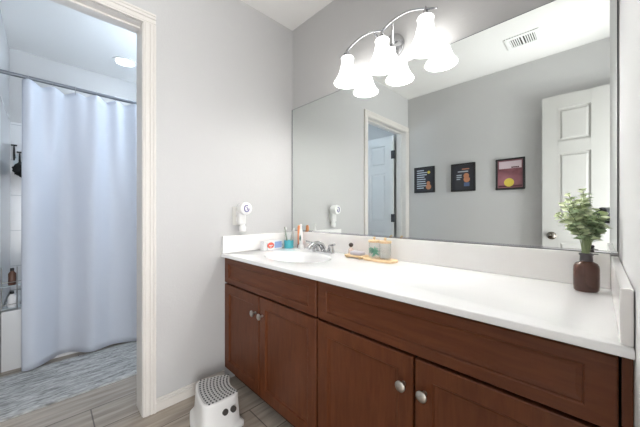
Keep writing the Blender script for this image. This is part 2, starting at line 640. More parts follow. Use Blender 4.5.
def vanity(x0, x1, fronts, drawer, label, filler=None, closed_left=True):
    cx = (x0 + x1) / 2
    t = thing('vanity_cabinet', label, 'cabinet', (cx, FY / 2, 0))

    def L(x):
        return x - cx
    oy = -FY / 2
    bm = B()
    back, front = -0.024, FY + T + 0.001
    box(bm, L(x0), L(x0 + 0.016), front + oy, back + oy, 0.09, 0.776)
    box(bm, L(x1 - 0.016), L(x1), front + oy, back + oy, 0.09, 0.776)
    box(bm, L(x0), L(x1), front + oy, back + oy, 0.09, 0.106)
    box(bm, L(x0), L(x1), back + oy - 0.008, back + oy, 0.09, 0.776)
    # face frame
    box(bm, L(x0), L(x1), front + oy, front + oy + 0.018, 0.590, 0.640)
    box(bm, L(x0), L(x1), front + oy, front + oy + 0.018, 0.755, 0.776)
    box(bm, L(x0), L(x1), front + oy, front + oy + 0.018, 0.085, 0.125)
    box(bm, L(x0), L(x0 + 0.04), front + oy, front + oy + 0.018, 0.09, 0.776)
    box(bm, L(x1 - 0.04), L(x1), front + oy, front + oy + 0.018, 0.09, 0.776)
    mid = (fronts[0][1] + fronts[1][0]) / 2
    box(bm, L(mid - 0.03), L(mid + 0.03), front + oy, front + oy + 0.018, 0.09, 0.60)
    obj('cabinet_body', bm, M['wood_dark'], t)
    bm = B()
    box(bm, L(x0), L(x1), -0.475 + oy, -0.459 + oy, 0.0, 0.09)
    obj('toe_kick', bm, M['toe'], t)
    bm = B()
    shaker(bm, L(drawer[0]), L(drawer[1]), ZU, ZT, st=0.050, rl=0.034)
    obj('drawer_front', bm, M['wood_h'], t, loc=(0, FY + oy, 0))
    for i, (a, b) in enumerate(fronts):
        d = None
        bm = B()
        shaker(bm, 0, b - a, 0, ZD - ZB)
        d = obj('cabinet_door', bm, M['wood_v'], t, loc=(L(a), FY + oy, ZB))
        bm = B()
        kx = (b - a - 0.030) if i == 0 else 0.030
        prof = [(0.0075, 0.0), (0.006, -0.004), (0.0055, -0.014), (0.011, -0.018), (0.0165, -0.022), (0.0165, -0.025), (0.012, -0.0285), (0.0, -0.030)]
        lathe(bm, prof, (kx, 0.0, 0.518 - ZB), 20, 'y')
        obj('knob', bm, M['nickel'], d, smooth=True)
    if filler:
        bm = B()
        box(bm, L(filler[0]), L(filler[1]), FY + 0.004 + oy, FY + 0.024 + oy, 0.09, 0.776)
        obj('filler_strip', bm, M['wood_v'], t)
    return t


vanity(0.002, 0.8305, [(0.003, 0.391), (0.3985, 0.826)], (0.003, 0.826),
       'dark brown vanity cabinet under the sink, beside the step stool')
vanity(0.8315, 1.679, [(0.836, 1.2515), (1.259, 1.677)], (0.836, 1.677),
       'dark brown vanity cabinet under the bare counter, at the right wall', filler=(1.6815, 1.6965))

# ---- countertop with integral oval basin
ct = thing('countertop', 'glossy white countertop with moulded oval sink on the dark cabinets', 'countertop', (LR / 2, -DC / 2, ZC - 0.02))
bm = B()
X0, X1, Y0, Y1 = 0.001, LR - 0.001, -DC, -0.001
ex, ey, ea, eb = 0.417, -0.305, 0.226, 0.158
ox, oy_, oz = LR / 2, -DC / 2, ZC - 0.02
angs = [2 * pi * k / 72 for k in range(72)] + [atan2(y - ey, x - ex) % (2 * pi) for x in (X0, X1) for y in (Y0, Y1)]
angs = sorted(set(round(a, 6) for a in angs))


def hit(a):
    dx, dy = cos(a), sin(a)
    ts = []
    if dx > 1e-9: ts.append((X1 - ex) / dx)
    if dx < -1e-9: ts.append((X0 - ex) / dx)
    if dy > 1e-9: ts.append((Y1 - ey) / dy)
    if dy < -1e-9: ts.append((Y0 - ey) / dy)
    t_ = min(ts)
    return ex + dx * t_, ey + dy * t_


def ell(a, s, z):
    # point of the ellipse on ray a
    r = 1 / sqrt((cos(a) / (ea * s)) ** 2 + (sin(a) / (eb * s)) ** 2)
    return (ex + r * cos(a) - ox, ey + r * sin(a) - oy_, z - oz)


def hitp(a, z, inset=0.0):
    x, y = hit(a)
    x = min(max(x, X0 + inset), X1 - inset)
    y = max(y, Y0 + inset)
    return (x - ox, y - oy_, z - oz)


loops = [[hitp(a, ZC - 0.0195, 0.0) for a in angs], [hitp(a, ZC - 0.004, 0) for a in angs], [hitp(a, ZC - 0.0012, 0.0012) for a in angs],
         [hitp(a, ZC, 0.004) for a in angs], [ell(a, 1.06, ZC) for a in angs], [ell(a, 1.02, ZC - 0.0015) for a in angs],
         [ell(a, 0.99, ZC - 0.006) for a in angs], [ell(a, 0.95, ZC - 0.022) for a in angs], [ell(a, 0.88, ZC - 0.055) for a in angs],
         [ell(a, 0.76, ZC - 0.088) for a in angs], [ell(a, 0.58, ZC - 0.110) for a in angs], [ell(a, 0.34, ZC - 0.121) for a in angs],
         [ell(a, 0.12, ZC - 0.125) for a in angs]]
vl = [[bm.verts.new(p) for p in lp] for lp in loops]
n = len(angs)
for a, b in zip(vl[:-1], vl[1:]):
    for k in range(n):
        bm.faces.new((a[k], a[(k + 1) % n], b[(k + 1) % n], b[k]))
bm.faces.new(vl[-1])
obj('slab', bm, M['counter'], ct, smooth=True, angle=50)
bm = B()
lathe(bm, [(0.022, 0.0), (0.022, 0.003), (0.016, 0.004), (0.013, 0.001), (0.0, 0.001)], (ex - ox, ey - oy_, ZC - 0.1253 - oz), 24)
obj('drain', bm, M['chrome'], ct, smooth=True)
bm = B()
box(bm, 0.0205 - ox, LR - 0.0205 - ox, -0.020 - oy_, -0.0015 - oy_, 0.0203, ZS - oz)
obj('backsplash', bm, M['splash'], ct, bevel=0.003)
for a, b in ((0.0015, 0.020), (LR - 0.020, LR - 0.0015)):
    bm = B()
    box(bm, a - ox, b - ox, -DC + 0.006 - oy_, -0.0015 - oy_, 0.0203, 0.907 - oz)
    obj('side_splash', bm, M['splash'], ct, bevel=0.003)

# ---- faucet
fx, fyy = 0.425, -0.098
fa = thing('faucet', 'chrome two-handle faucet behind the sink', 'faucet', (fx, fyy, ZC))
bm = B()
prism(bm, [(0.095 * (abs(cos(a)) ** 0.7) * (1 if cos(a) > 0 else -1), 0.029 * sin(a)) for a in [2 * pi * k / 40 for k in range(40)]], 0.0003, 0.012)
obj('base_plate', bm, M['chrome'], fa, smooth=True, bevel=0.003)
bm = B()
tube(bm, [(0, 0.004, 0.008), (0, 0.002, 0.030), (0, -0.012, 0.050), (0, -0.045, 0.064), (0, -0.085, 0.062), (0, -0.118, 0.048), (0, -0.124, 0.034)],
     [0.021, 0.019, 0.017, 0.0145, 0.013, 0.0115, 0.011], 16)
obj('spout', bm, M['chrome'], fa, smooth=True)
for s, ang in ((-1, 205), (1, -28)):
    bm = B()
    lathe(bm, [(0.024, 0.010), (0.023, 0.020), (0.018, 0.034), (0.016, 0.044), (0.017, 0.048), (0.013, 0.056), (0, 0.058)], (s * 0.068, 0, 0), 20)
    c, sn = cos(radians(ang)), sin(radians(ang))
    tube(bm, [(s * 0.068, 0, 0.050), (s * 0.068 + 0.03 * c, 0.03 * sn, 0.058), (s * 0.068 + 0.066 * c, 0.066 * sn, 0.064)], [0.008, 0.0065, 0.0075], 12)
    obj('handle', bm, M['chrome'], fa, smooth=True)

# ================================================================ VANITY LIGHT
vlx, vlz = 0.862, 1.945
vl_ = thing('vanity_light', 'chrome vanity light with three lit white bell shades above the mirror', 'light fixture', (vlx, 0, vlz))
bm = B()
lathe(bm, [(0.070, -0.0005), (0.070, -0.010), (0.062, -0.018), (0.035, -0.026), (0.012, -0.032), (0, -0.033)], (0, 0, 0), 32, 'y')
obj('wall_canopy', bm, M['chrome'], vl_, smooth=True)


def bar_z(x):
    base_z = 1.996 - 0.12 * (x - 0.857) ** 2
    if x < 0.624:
        return base_z - 0.35 * (0.624 - x)
    if x > 1.088:
        return base_z - 0.35 * (x - 1.088)
    return base_z + 0.030 * abs(sin(pi * (x - 0.857) / 0.232)) ** 0.9


bm = B()
tube(bm, [(x - vlx, -0.096, bar_z(x) - vlz) for x in [0.568 + 0.575 * k / 24 for k in range(25)]], [0.004] + [0.0075] * 23 + [0.004], 12, flat=0.7)
obj('arched_bar', bm, M['chrome'], vl_, smooth=True)
bm = B()
for s in (-1, 1):
    tube(bm, [(s * 0.018, -0.022, 0.005), (s * 0.034, -0.050, 0.020), (s * 0.048, -0.080, 0.048), (s * 0.056, -0.096, bar_z(vlx + s * 0.056) - vlz)], 0.0065, 10)
obj('support_arm', bm, M['chrome'], vl_, smooth=True)
for sxx in (0.624, 0.857, 1.088):
    zt = bar_z(sxx) - vlz
    bm = B()
    lathe(bm, [(0.004, zt + 0.012), (0.006, zt), (0.010, zt - 0.014), (0.020, zt - 0.030), (0.031, zt - 0.042), (0.031, 1.951 - vlz)], (sxx - vlx, -0.096, 0), 20)
    h = obj('socket_cup', bm, M['chrome'], vl_, smooth=True)
    bm = B()
    z0 = 1.950 - vlz
    out = [(0.034, 0), (0.037, -0.006), (0.034, -0.016), (0.035, -0.036), (0.040, -0.056), (0.046, -0.082), (0.054, -0.105), (0.064, -0.124), (0.0745, -0.138), (0.0785, -0.146)]
    prof = [(0.002, 0)] + out + [(r - 0.004, h_) for r, h_ in out[::-1]] + [(0.002, -0.004)]
    lathe(bm, [(r, z0 + h_) for r, h_ in prof], (sxx - vlx, -0.096, 0), 32, cap0=False, cap1=False)
    obj('bell_shade', bm, M['shade'], vl_, smooth=True)
    l = bpy.data.lights.new('bulb_light', 'POINT')
    l.energy = BULB_POWER
    l.shadow_soft_size = 0.028
    l.color = (1.0, 0.995, 0.99)
    lo = bpy.data.objects.new('bulb_light', l)
    lo.location = (sxx - vlx, -0.096, 1.835 - vlz)
    lo.parent = vl_
    COL.objects.link(lo)

# ================================================================ WALL OUTLET WITH PLUG-IN
op = thing('wall_outlet', 'white double outlet plate on the left wall above the side splash', 'outlet', (0.0005, -0.458, 1.030))
bm = B()
box(bm, 0, 0.006, -0.036, 0.036, -0.058, 0.058)
obj('cover_plate', bm, M['plate_grey'], op, bevel=0.002)
for dz in (0.021, -0.021):
    bm = B()
    prism(bm, [(0.0155 * cos(a), max(-0.0125, min(0.0125, 0.0165 * sin(a)))) for a in [2 * pi * k / 28 for k in range(28)]], 0, 0.002)
    bmesh.ops.transform(bm, matrix=Matrix.Translation((0.006, 0, dz)) @ Matrix.Rotation(radians(90), 4, 'Y'), verts=bm.verts)
    obj('socket', bm, M['plastic_white'], op, smooth=True)
pg = thing('plug_in_freshener', 'white plug-in freshener with purple ring mark, plugged into the left wall', 'air freshener', (0.0085, -0.444, 1.000))
pg.scale = (1.3, 1.25, 1.25)
bm = B()
box(bm, 0.0005, 0.030, -0.020, 0.020, -0.020, 0.046)
tube(bm, [(0.010, 0, 0.040), (0.022, 0, 0.052), (0.030, 0.0, 0.058)], [0.018, 0.020, 0.022], 16)
obj('plug_body', bm, M['plastic_white'], pg, smooth=True, bevel=0.006, bseg=3)
rot = Matrix.Translation((0.034, 0.004, 0.062)) @ Matrix.Rotation(radians(-3), 4, 'Z')
bm = B()
lathe(bm, [(0.024, -0.022), (0.031, -0.018), (0.033, 0.018), (0.031, 0.026), (0.026, 0.0285), (0, 0.0285)], (0, 0, 0), 32, 'x')
bmesh.ops.transform(bm, matrix=rot, verts=bm.verts)
hd = obj('round_head', bm, M['plastic_white'], pg, smooth=True)
bm = B()
pts = [(0.0290, 0.0125 * cos(a), 0.016 * sin(a)) for a in [radians(60 + 300 * k / 28) for k in range(29)]]
tube(bm, pts, 0.0025, 8)
tube(bm, [(0.0290, -0.001, 0.006), (0.0290, 0.006, 0.001), (0.0290, 0.002, -0.007)], 0.0022, 8)
bmesh.ops.transform(bm, matrix=rot, verts=bm.verts)
obj('ring_mark', bm, M['purple'], hd, smooth=True)
bm = B()
lathe(bm, [(0.010, -0.058), (0.017, -0.054), (0.018, -0.034), (0.012, -0.022), (0.012, -0.018)], (0.020, 0.004, 0), 20)
obj('refill_bottle', bm, M['plastic_white'], pg, smooth=True)

# ================================================================ COUNTER ITEMS
def rounded_rect(w, d, r, n=6):
    pts = []
    for cx_, cy_, a0 in ((w - r, d - r, 0), (-w + r, d - r, 90), (-w + r, -d + r, 180), (w - r, -d + r, 270)):
        for k in range(n + 1):
            a = radians(a0 + 90 * k / n)
            pts.append((cx_ + r * cos(a), cy_ + r * sin(a)))
    return pts


# toothpaste carton lying beside the side splash
tp = thing('toothpaste_carton', 'small red, white and blue toothpaste carton lying beside the left side splash', 'toothpaste', (0.055, -0.215, ZC + 0.0003), radians(8))
bm = B()
box(bm, -0.018, 0.018, -0.100, 0.066, 0, 0.060)
cb = obj('carton', bm, M['card'], tp, bevel=0.0008)
bm = B()
box(bm, 0.0181, 0.0186, -0.074, -0.070, 0.001, 0.049, 2)
for k in range(2):
    pass
lathe(bm, [(0.0195, 0.0181), (0.0195, 0.0187)], (0, -0.040, 0.030), 24, 'x', 0, 1.6, 1.05)
box(bm, 0.0181, 0.0186, -0.004, 0.064, 0.008, 0.052, 1)
obj('printed_side', bm, [M['red'], M['blue'], M['greyblue']], tp)
bm = B()
box(bm, 0.0187, 0.0191, -0.055, -0.020, 0.026, 0.032)
box(bm, 0.0187, 0.0191, -0.050, -0.030, 0.017, 0.021)
obj('print_band', bm, M['card'], tp)
bm = B()
lathe(bm, [(0.011, 0.0), (0.0105, 0.012), (0.008, 0.018), (0, 0.018)], (0.0, 0.068, 0.024), 16, 'y')
obj('cap', bm, M['greyblue'], tp, smooth=True)

# clear tumbler with teal foot
cu = thing('toothbrush_tumbler', 'clear tumbler with teal lower half, in the corner under the mirror edge', 'tumbler', (0.083, -0.100, ZC + 0.0003))
bm = B()
lathe(bm, [(0.030, 0), (0.0325, 0.003), (0.034, 0.055), (0.0325, 0.055), (0.0305, 0.006), (0.0, 0.006)], (0, 0, 0), 28, cap1=False)
obj('teal_base', bm, M['teal'], cu, smooth=True)
bm = B()
lathe(bm, [(0.0340, 0.0553), (0.0362, 0.118), (0.0345, 0.118), (0.0325, 0.0553)], (0, 0, 0), 28, cap0=False, cap1=False)
bm.faces.ensure_lookup_table()
obj('clear_wall', bm, M['clear'], cu, smooth=True)


def toothbrush(loc, tilt, rz, length, hm, label, head=True):
    t = thing('toothbrush', label, 'toothbrush', loc, rz)
    R = Matrix.Rotation(tilt, 4, 'Y')
    bm = B()
    L_ = length
    tube(bm, [(0, 0, 0), (0, 0, L_ * 0.3), (0, 0, L_ * 0.6), (0, 0, L_ * 0.78), (0, 0, L_)], [0.0045, 0.006, 0.0055, 0.003, 0.0045], 10)
    bmesh.ops.transform(bm, matrix=R, verts=bm.verts)
    obj('handle', bm, hm, t, smooth=True)
    bm = B()
    box(bm, 0.0045, 0.013, -0.005, 0.005, L_ * 0.86, L_ * 0.995)
    bmesh.ops.transform(bm, matrix=R, verts=bm.verts)
    obj('bristles', bm, M['swab'], t)
    return t


M['greygreen'] = mat('grey green plastic', (150, 160, 140), 0.4)
M['palegrey'] = mat('pale grey plastic', (196, 196, 190), 0.4)
toothbrush((0.077, -0.104, ZC + 0.0075), radians(-9), radians(60), 0.145, M['greygreen'], 'grey green toothbrush leaning left in the clear tumbler')
toothbrush((0.090, -0.095, ZC + 0.0075), radians(9), radians(60), 0.138, M['palegrey'], 'pale grey toothbrush leaning right in the clear tumbler')

ob = thing('orange_tube', 'slim orange tube with dark foot, standing beside the white electric toothbrush', 'tube', (0.134, -0.047, ZC + 0.0003))
bm = B()
lathe(bm, [(0.0095, 0.030), (0.0115, 0.034), (0.0115, 0.150), (0.009, 0.158), (0.004, 0.162), (0, 0.162)], (0, 0, 0), 18)
obj('tube_body', bm, M['orange'], ob, smooth=True)
bm = B()
lathe(bm, [(0.012, 0), (0.012, 0.028), (0.0098, 0.0298)], (0, 0, 0), 18)
obj('screw_cap', bm, mat('dusty red plastic', (150, 84, 80), 0.4), ob, smooth=True)
eb_ = thing('electric_toothbrush', 'white electric toothbrush with green grip, standing near the faucet', 'toothbrush', (0.186, -0.074, ZC + 0.0003))
bm = B()
lathe(bm, [(0.021, 0), (0.0215, 0.004), (0.019, 0.022), (0.0165, 0.030), (0.0, 0.030)], (0, 0, 0), 24)
obj('charger_base', bm, M['plastic_white'], eb_, smooth=True)
bm = B()
lathe(bm, [(0.012, 0.0302), (0.0142, 0.045), (0.0145, 0.100), (0.011, 0.128), (0.0075, 0.140), (0.0065, 0.158), (0.0085, 0.164), (0.0085, 0.172), (0, 0.174)], (0, 0, 0), 24)
obj('handle', bm, M['plastic_white'], eb_, smooth=True)
bm = B()
tube(bm, [(0.006, -0.012, 0.060), (0.0065, -0.0125, 0.075), (0.0062, -0.012, 0.094)], [0.004, 0.0065, 0.004], 10)
obj('green_grip', bm, M['green_dark'], eb_, smooth=True)

# soap dish, soap and little bottle
sd = thing('soap_dish', 'small bamboo soap dish right of the faucet', 'soap dish', (0.692, -0.098, ZC + 0.0003))
bm = B()
prism(bm, rounded_rect(0.062, 0.040, 0.012), 0.006, 0.016)
obj('dish', bm, M['bamboo'], sd, smooth=True, bevel=0.002)
for s in (-1, 1):
    bm = B()
    box(bm, s * 0.045 - 0.006, s * 0.045 + 0.006, -0.034, 0.034, 0.0, 0.0058)
    obj('foot', bm, M['bamboo'], sd)
bm = B()
prism(bm, rounded_rect(0.040, 0.024, 0.012), 0, 0.020)
tag(obj('soap_bar', bm, M['soap'], smooth=True, bevel=0.006, loc=(0.700, -0.100, ZC + 0.0168), bseg=3), 'pale lavender soap bar resting on the bamboo soap dish', 'soap')
bt = thing('scent_bottle', 'tiny glass bottle with round dark stopper, behind the soap dish', 'bottle', (0.618, -0.056, ZC + 0.0003))
bm = B()
lathe(bm, [(0.015, 0), (0.0165, 0.003), (0.0165, 0.036), (0.008, 0.044), (0.007, 0.050), (0, 0.050)], (0, 0, 0), 20)
obj('bottle_glass', bm, mat('blush glass', (232, 212, 200), 0.15, coat=0.5), bt, smooth=True)
bm = B()
ball(bm, (0, 0, 0.062), 0.0135)
obj('stopper', bm, mat('dark stopper', (66, 52, 48), 0.3), bt, smooth=True)

# bamboo tray with two glass jars
tr = thing('bamboo_tray', 'oblong bamboo tray under the two lidded glass jars', 'tray', (0.846, -0.098, ZC + 0.0003))
bm = B()
prism(bm, rounded_rect(0.094, 0.048, 0.040, 8), 0, 0.012)
obj('tray_board', bm, M['bamboo'], tr, smooth=True, bevel=0.003)


def jar(x, y, label):
    j = thing('glass_jar', label, 'jar', (x, y, ZC + 0.0126), 0, 'lidded jars on the bamboo tray')
    bm = B()
    lathe(bm, [(0.027, 0), (0.030, 0.003), (0.030, 0.082), (0.0285, 0.082), (0.0285, 0.005), (0, 0.005)], (0, 0, 0), 28, cap1=False)
    obj('glass', bm, M['clear'], j, smooth=True)
    bm = B()
    lathe(bm, [(0.031, 0.0823), (0.032, 0.084), (0.032, 0.092), (0.030, 0.094), (0, 0.094)], (0, 0, 0), 28)
    ld = obj('lid', bm, M['bamboo'], j, smooth=True)
    bm = B()
    lathe(bm, [(0.004, 0.0942), (0.0035, 0.098), (0.0075, 0.103), (0.0075, 0.107), (0.004, 0.111), (0, 0.1115)], (0, 0, 0), 16)
    obj('lid_knob', bm, M['bamboo'], ld, smooth=True)
    return j


jar(0.806, -0.092, 'glass jar of mint green flossers, under a bamboo lid on the tray')
jar(0.873, -0.092, 'glass jar of white cotton swabs, under a bamboo lid on the tray')
rr = random.Random(3)
for k in range(14):
    bm = B()
    a = rr.uniform(0, 2 * pi)
    tube(bm, [(0, 0, 0), (0, 0, 0.042), (0.004, 0, 0.050), (0.012, 0, 0.054)], [0.0025, 0.003, 0.0028, 0.002], 6)
    tube(bm, [(0, 0, 0.040), (0.010, 0, 0.041), (0.012, 0, 0.054)], 0.0022, 6)
    lean = rr.uniform(-0.2, 0.2)
    rad = rr.uniform(0.006, 0.015)
    mtx = Matrix.Rotation(a, 4, 'Z') @ Matrix.Rotation(rr.uniform(0.6, 1.15), 4, 'Y') @ Matrix.Translation((0, 0, -0.027))
    bmesh.ops.transform(bm, matrix=mtx, verts=bm.verts)
    a2 = 2 * pi * k / 14
    tag(obj('floss_pick', bm, M['green_pick'], smooth=True, loc=(0.806 + 0.25 * rad * cos(a2), -0.092 + 0.25 * rad * sin(a2), ZC + 0.036 + 0.0016 * k)),
        'mint green flosser in the left glass jar on the tray', 'flosser', 'flossers in the left jar')
for k in range(16):
    bm = B()
    y_, z_ = (k % 5 - 2) * 0.0085, 0.0035 + (k // 5) * 0.0072
    hl = sqrt(max(0.0001, 0.0262 ** 2 - y_ ** 2)) - 0.003
    tube(bm, [(-hl, 0, 0), (-hl + 0.002, 0, 0), (-hl + 0.008, 0, 0), (-hl + 0.010, 0, 0), (hl - 0.010, 0, 0), (hl - 0.008, 0, 0), (hl - 0.002, 0, 0), (hl, 0, 0)],
         [0.0015, 0.0033, 0.0033, 0.0014, 0.0014, 0.0033, 0.0033, 0.0015], 8)
    tag(obj('cotton_swab', bm, M['swab'], smooth=True, loc=(0.873, -0.092 + y_, ZC + 0.0180 + z_)),
        'white cotton swab in the right glass jar on the tray', 'cotton swab', 'swabs in the right jar')

# ================================================================ VASE AND SPRIGS
vx, vy = 1.622, -0.104
va = thing('bottle_vase', 'brown glass bottle vase with dark metal collar at the right end of counter', 'vase', (vx, vy, ZC + 0.0003), radians(42))
bm = B()
out = [(0.020, 0), (0.030, 0.001), (0.0335, 0.006), (0.0345, 0.020), (0.0345, 0.070), (0.0335, 0.080), (0.029, 0.089), (0.018, 0.095), (0.0154, 0.098), (0.0154, 0.104)]
out += [(0.0138, 0.104), (0.0138, 0.097), (0.0165, 0.0935), (0.027, 0.087), (0.031, 0.079), (0.032, 0.068), (0.032, 0.020), (0.031, 0.008), (0.020, 0.004), (0.0, 0.004)]
lathe(bm, out, (0, 0, 0), 36, sy=0.80, cap1=False)
obj('bottle', bm, M['amber'], va, smooth=True)
bm = B()
lathe(bm, [(0.0160, 0.0965), (0.0162, 0.098), (0.0158, 0.104), (0.0158, 0.114), (0.0182, 0.117), (0.0182, 0.1205), (0.0160, 0.122), (0.0135, 0.122), (0.0135, 0.105)], (0, 0, 0), 28, cap0=False, cap1=False)
obj('collar', bm, mat('dark pewter', (84, 80, 82), 0.28, 0.85), va, smooth=True)
bm = B()
tube(bm, [(0.016, 0.0, 0.118), (0.026, 0, 0.1185), (0.036, 0, 0.118)], 0.0018, 8)
lathe(bm, [(0.004, 0.124), (0.0055, 0.126), (0.0055, 0.131), (0.004, 0.133), (0, 0.1335)], (0.0165, 0, 0), 12)
obj('clasp', bm, bpy.data.materials['dark pewter'], va, smooth=True)

sp = thing('leafy_sprigs', 'pale green leafy sprigs standing in the brown bottle vase', 'plant', (vx, vy, ZC + 0.02))
rs = random.Random(11)
rgt = Vector((cos(radians(YAW)), sin(radians(YAW)), 0))
fwd = Vector((-sin(radians(YAW)), cos(radians(YAW)), 0))
zb = ZC + 0.02


def leaf(bm, p, d, nrm, ln, wd, mi):
    d = d.normalized()
    s = d.cross(nrm).normalized()
    u = s.cross(d).normalized()
    pts = []
    prof = [(0, 0.06), (0.18, 0.62), (0.42, 1.0), (0.68, 0.92), (0.88, 0.5), (1.0, 0.04)]
    rows = []
    for t_, w_ in prof:
        c = p + d * ln * t_ - u * ln * 0.18 * t_ * t_
        rows.append((bm.verts.new(c + s * wd * w_ * 0.5 + u * wd * 0.10 * w_), bm.verts.new(c), bm.verts.new(c - s * wd * w_ * 0.5 + u * wd * 0.10 * w_)))
    for a, b in zip(rows[:-1], rows[1:]):
        for k in (0, 1):
            f = bm.faces.new((a[k], a[k + 1], b[k + 1], b[k]))
            f.material_index = mi


# (side, height, depth, pale) : tips in metres relative to the vase mouth
tips = [(-0.060, 0.155, 0.00, 1), (-0.040, 0.188, 0.01, 1), (-0.014, 0.198, -0.01, 1), (0.004, 0.165, 0.02, 1), (-0.072, 0.120, 0.01, 1),
        (-0.052, 0.095, -0.02, 0), (-0.018, 0.125, -0.025, 0), (0.018, 0.130, -0.01, 0), (0.034, 0.112, -0.02, 0), (0.046, 0.135, 0.015, 1),
        (0.030, 0.085, -0.03, 0), (-0.036, 0.140, 0.02, 1), (0.008, 0.098, -0.035, 0), (0.056, 0.118, 0.01, 1), (-0.028, 0.165, -0.015, 1),
        (-0.068, 0.140, -0.02, 1), (-0.050, 0.165, -0.01, 1), (-0.034, 0.172, 0.015, 1), (-0.058, 0.125, 0.02, 1), (0.000, 0.182, 0.00, 1)]
fol = B()
stems = B()
for (a, h, dep, pale) in tips:
    root = Vector((0, 0, 0.0)) + rgt * rs.uniform(-0.008, 0.008) + fwd * rs.uniform(-0.006, 0.006)
    mouth = Vector((0, 0, 0.103)) + rgt * max(-0.009, min(0.009, a * 0.18)) + fwd * max(-0.006, min(0.006, dep * 0.25))
    tip = Vector((0, 0, 0.103 + h)) + rgt * (a * 1.12 - 0.004) + fwd * dep
    pts = []
    for k in range(13):
        t_ = k / 12
        if t_ < 0.25:
            pts.append(root.lerp(mouth, t_ / 0.25))
        else:
            q = (t_ - 0.25) / 0.75
            ctrl = mouth + Vector((0, 0, h * 0.55))
            pts.append(mouth * (1 - q) ** 2 + ctrl * 2 * q * (1 - q) + tip * q * q)
    tube(stems, pts, [0.0010] * 9 + [0.0008] * 4, 6)
    m_ = 8 if pale else 9
    for k in range(m_ * 2):
        q = 0.40 + 0.60 * (k / (m_ * 2 - 1))
        i = 3 + q * 9
        i0 = min(int(i), 11)
        p = pts[i0].lerp(pts[i0 + 1], i - i0)
        axis = (pts[i0 + 1] - pts[i0]).normalized()
        az = k * 2.4 + rs.uniform(-0.4, 0.4)
        side = Vector((cos(az), sin(az), 0))
        d = side * 0.9 + axis * rs.uniform(0.2, 0.8)
        sz = rs.uniform(0.8, 1.15) * (0.027 if pale else 0.029) * (1.1 - 0.3 * q)
        leaf(fol, p, d, (axis + Vector((0, 0, 0.4))).normalized(), sz, sz * 0.86, 0 if (q > 0.40 and rs.random() < (0.95 if pale else 0.25)) else 1)
obj('stems', stems, M['stem'], sp, smooth=True)
obj('foliage', fol, [M['leaf_pale'], M['leaf_dark']], sp, smooth=True, angle=80)

# ================================================================ STEP STOOL
st = thing('step_stool', 'white plastic step stool with grey dotted tread, on the floor before the vanity', 'step stool', (0.287, -0.709, 0.0), radians(-12))
ZST = 0.160


def stool_outline(sc_x0, off, bulge_out, bulge_in, depth, xc, xv, n=14):
    """closed outline: convex side towards -y, concave side towards +y"""
    pts = []
    for k in range(n + 1):
        t_ = -1 + 2 * k / n
        pts.append((xv * t_, -depth - bulge_out * (1 - t_ * t_)))
    for k in range(n + 1):
        t_ = 1 - 2 * k / n
        pts.append((xc * t_, depth - bulge_in * (1 - t_ * t_)))
    return pts


def smooth_loop(pts, it=2):
    for _ in range(it):
        new = []
        n_ = len(pts)
        for i in range(n_):
            a, b, c = pts[i - 1], pts[i], pts[(i + 1) % n_]
            new.append(((a[0] + 2 * b[0] + c[0]) / 4, (a[1] + 2 * b[1] + c[1]) / 4))
        pts = new
    return pts


top = stool_outline(0, 0, 0.022, 0.032, 0.086, 0.103, 0.141)
botm = stool_outline(0, 0, 0.023, 0.030, 0.093, 0.110, 0.149)
foot = stool_outline(0, 0, 0.025, 0.028, 0.110, 0.130, 0.167)
top, botm, foot = smooth_loop(top), smooth_loop(botm), smooth_loop(foot)


def lerp_loop(a, b, t_):
    return [(p[0] + (q[0] - p[0]) * t_, p[1] + (q[1] - p[1]) * t_) for p, q in zip(a, b)]


def scale_loop(a, s):
    cx_ = sum(p[0] for p in a) / len(a)
    cy_ = sum(p[1] for p in a) / len(a)
    return [(cx_ + (p[0] - cx_) * s, cy_ + (p[1] - cy_) * s) for p in a]


bm = B()
prof = [(foot, 0.0005), (foot, 0.014), (lerp_loop(foot, botm, 0.25), 0.020), (lerp_loop(foot, botm, 0.75), 0.025), (botm, 0.034), (lerp_loop(botm, top, 0.5), 0.088),
        (lerp_loop(botm, top, 0.92), ZST - 0.018), (top, ZST - 0.006), (scale_loop(top, 0.97), ZST - 0.001), (scale_loop(top, 0.945), ZST),
        (scale_loop(top, 0.905), ZST - 0.001)]
lv = [[bm.verts.new((x, y, z)) for x, y in lp] for lp, z in prof]
n = len(lv[0])
for a, b in zip(lv[:-1], lv[1:]):
    for k in range(n):
        bm.faces.new((a[k], a[(k + 1) % n], b[(k + 1) % n], b[k]))
bm.faces.new(lv[-1])
obj('stool_shell', bm, M['plastic_stool'], st, smooth=True, angle=60)
bm = B()
pad = scale_loop(top, 0.90)
prism(bm, pad, ZST - 0.0008, ZST + 0.0012)
# rows of studs following the curved tread
for r_ in range(9):
    v = -0.90 + 1.80 * r_ / 8
    for c_ in range(13):
        u_ = -0.92 + 1.84 * c_ / 12
        xw = (0.141 + (0.103 - 0.141) * (v + 1) / 2) * 0.90
        yb = -0.086 * 0.88 - 0.022 * (1 - u_ * u_) * 0.9
        yt = 0.086 * 0.88 - 0.032 * (1 - u_ * u_) * 0.9
        x_ = xw * u_ * 0.95
        y_ = yb + (yt - yb) * (v + 1) / 2
        box(bm, x_ - 0.0045, x_ + 0.0045, y_ - 0.0036, y_ + 0.0036, ZST + 0.0008, ZST + 0.0024, 1)
obj('grip_tread', bm, [M['grip'], M['grip_dot']], st)
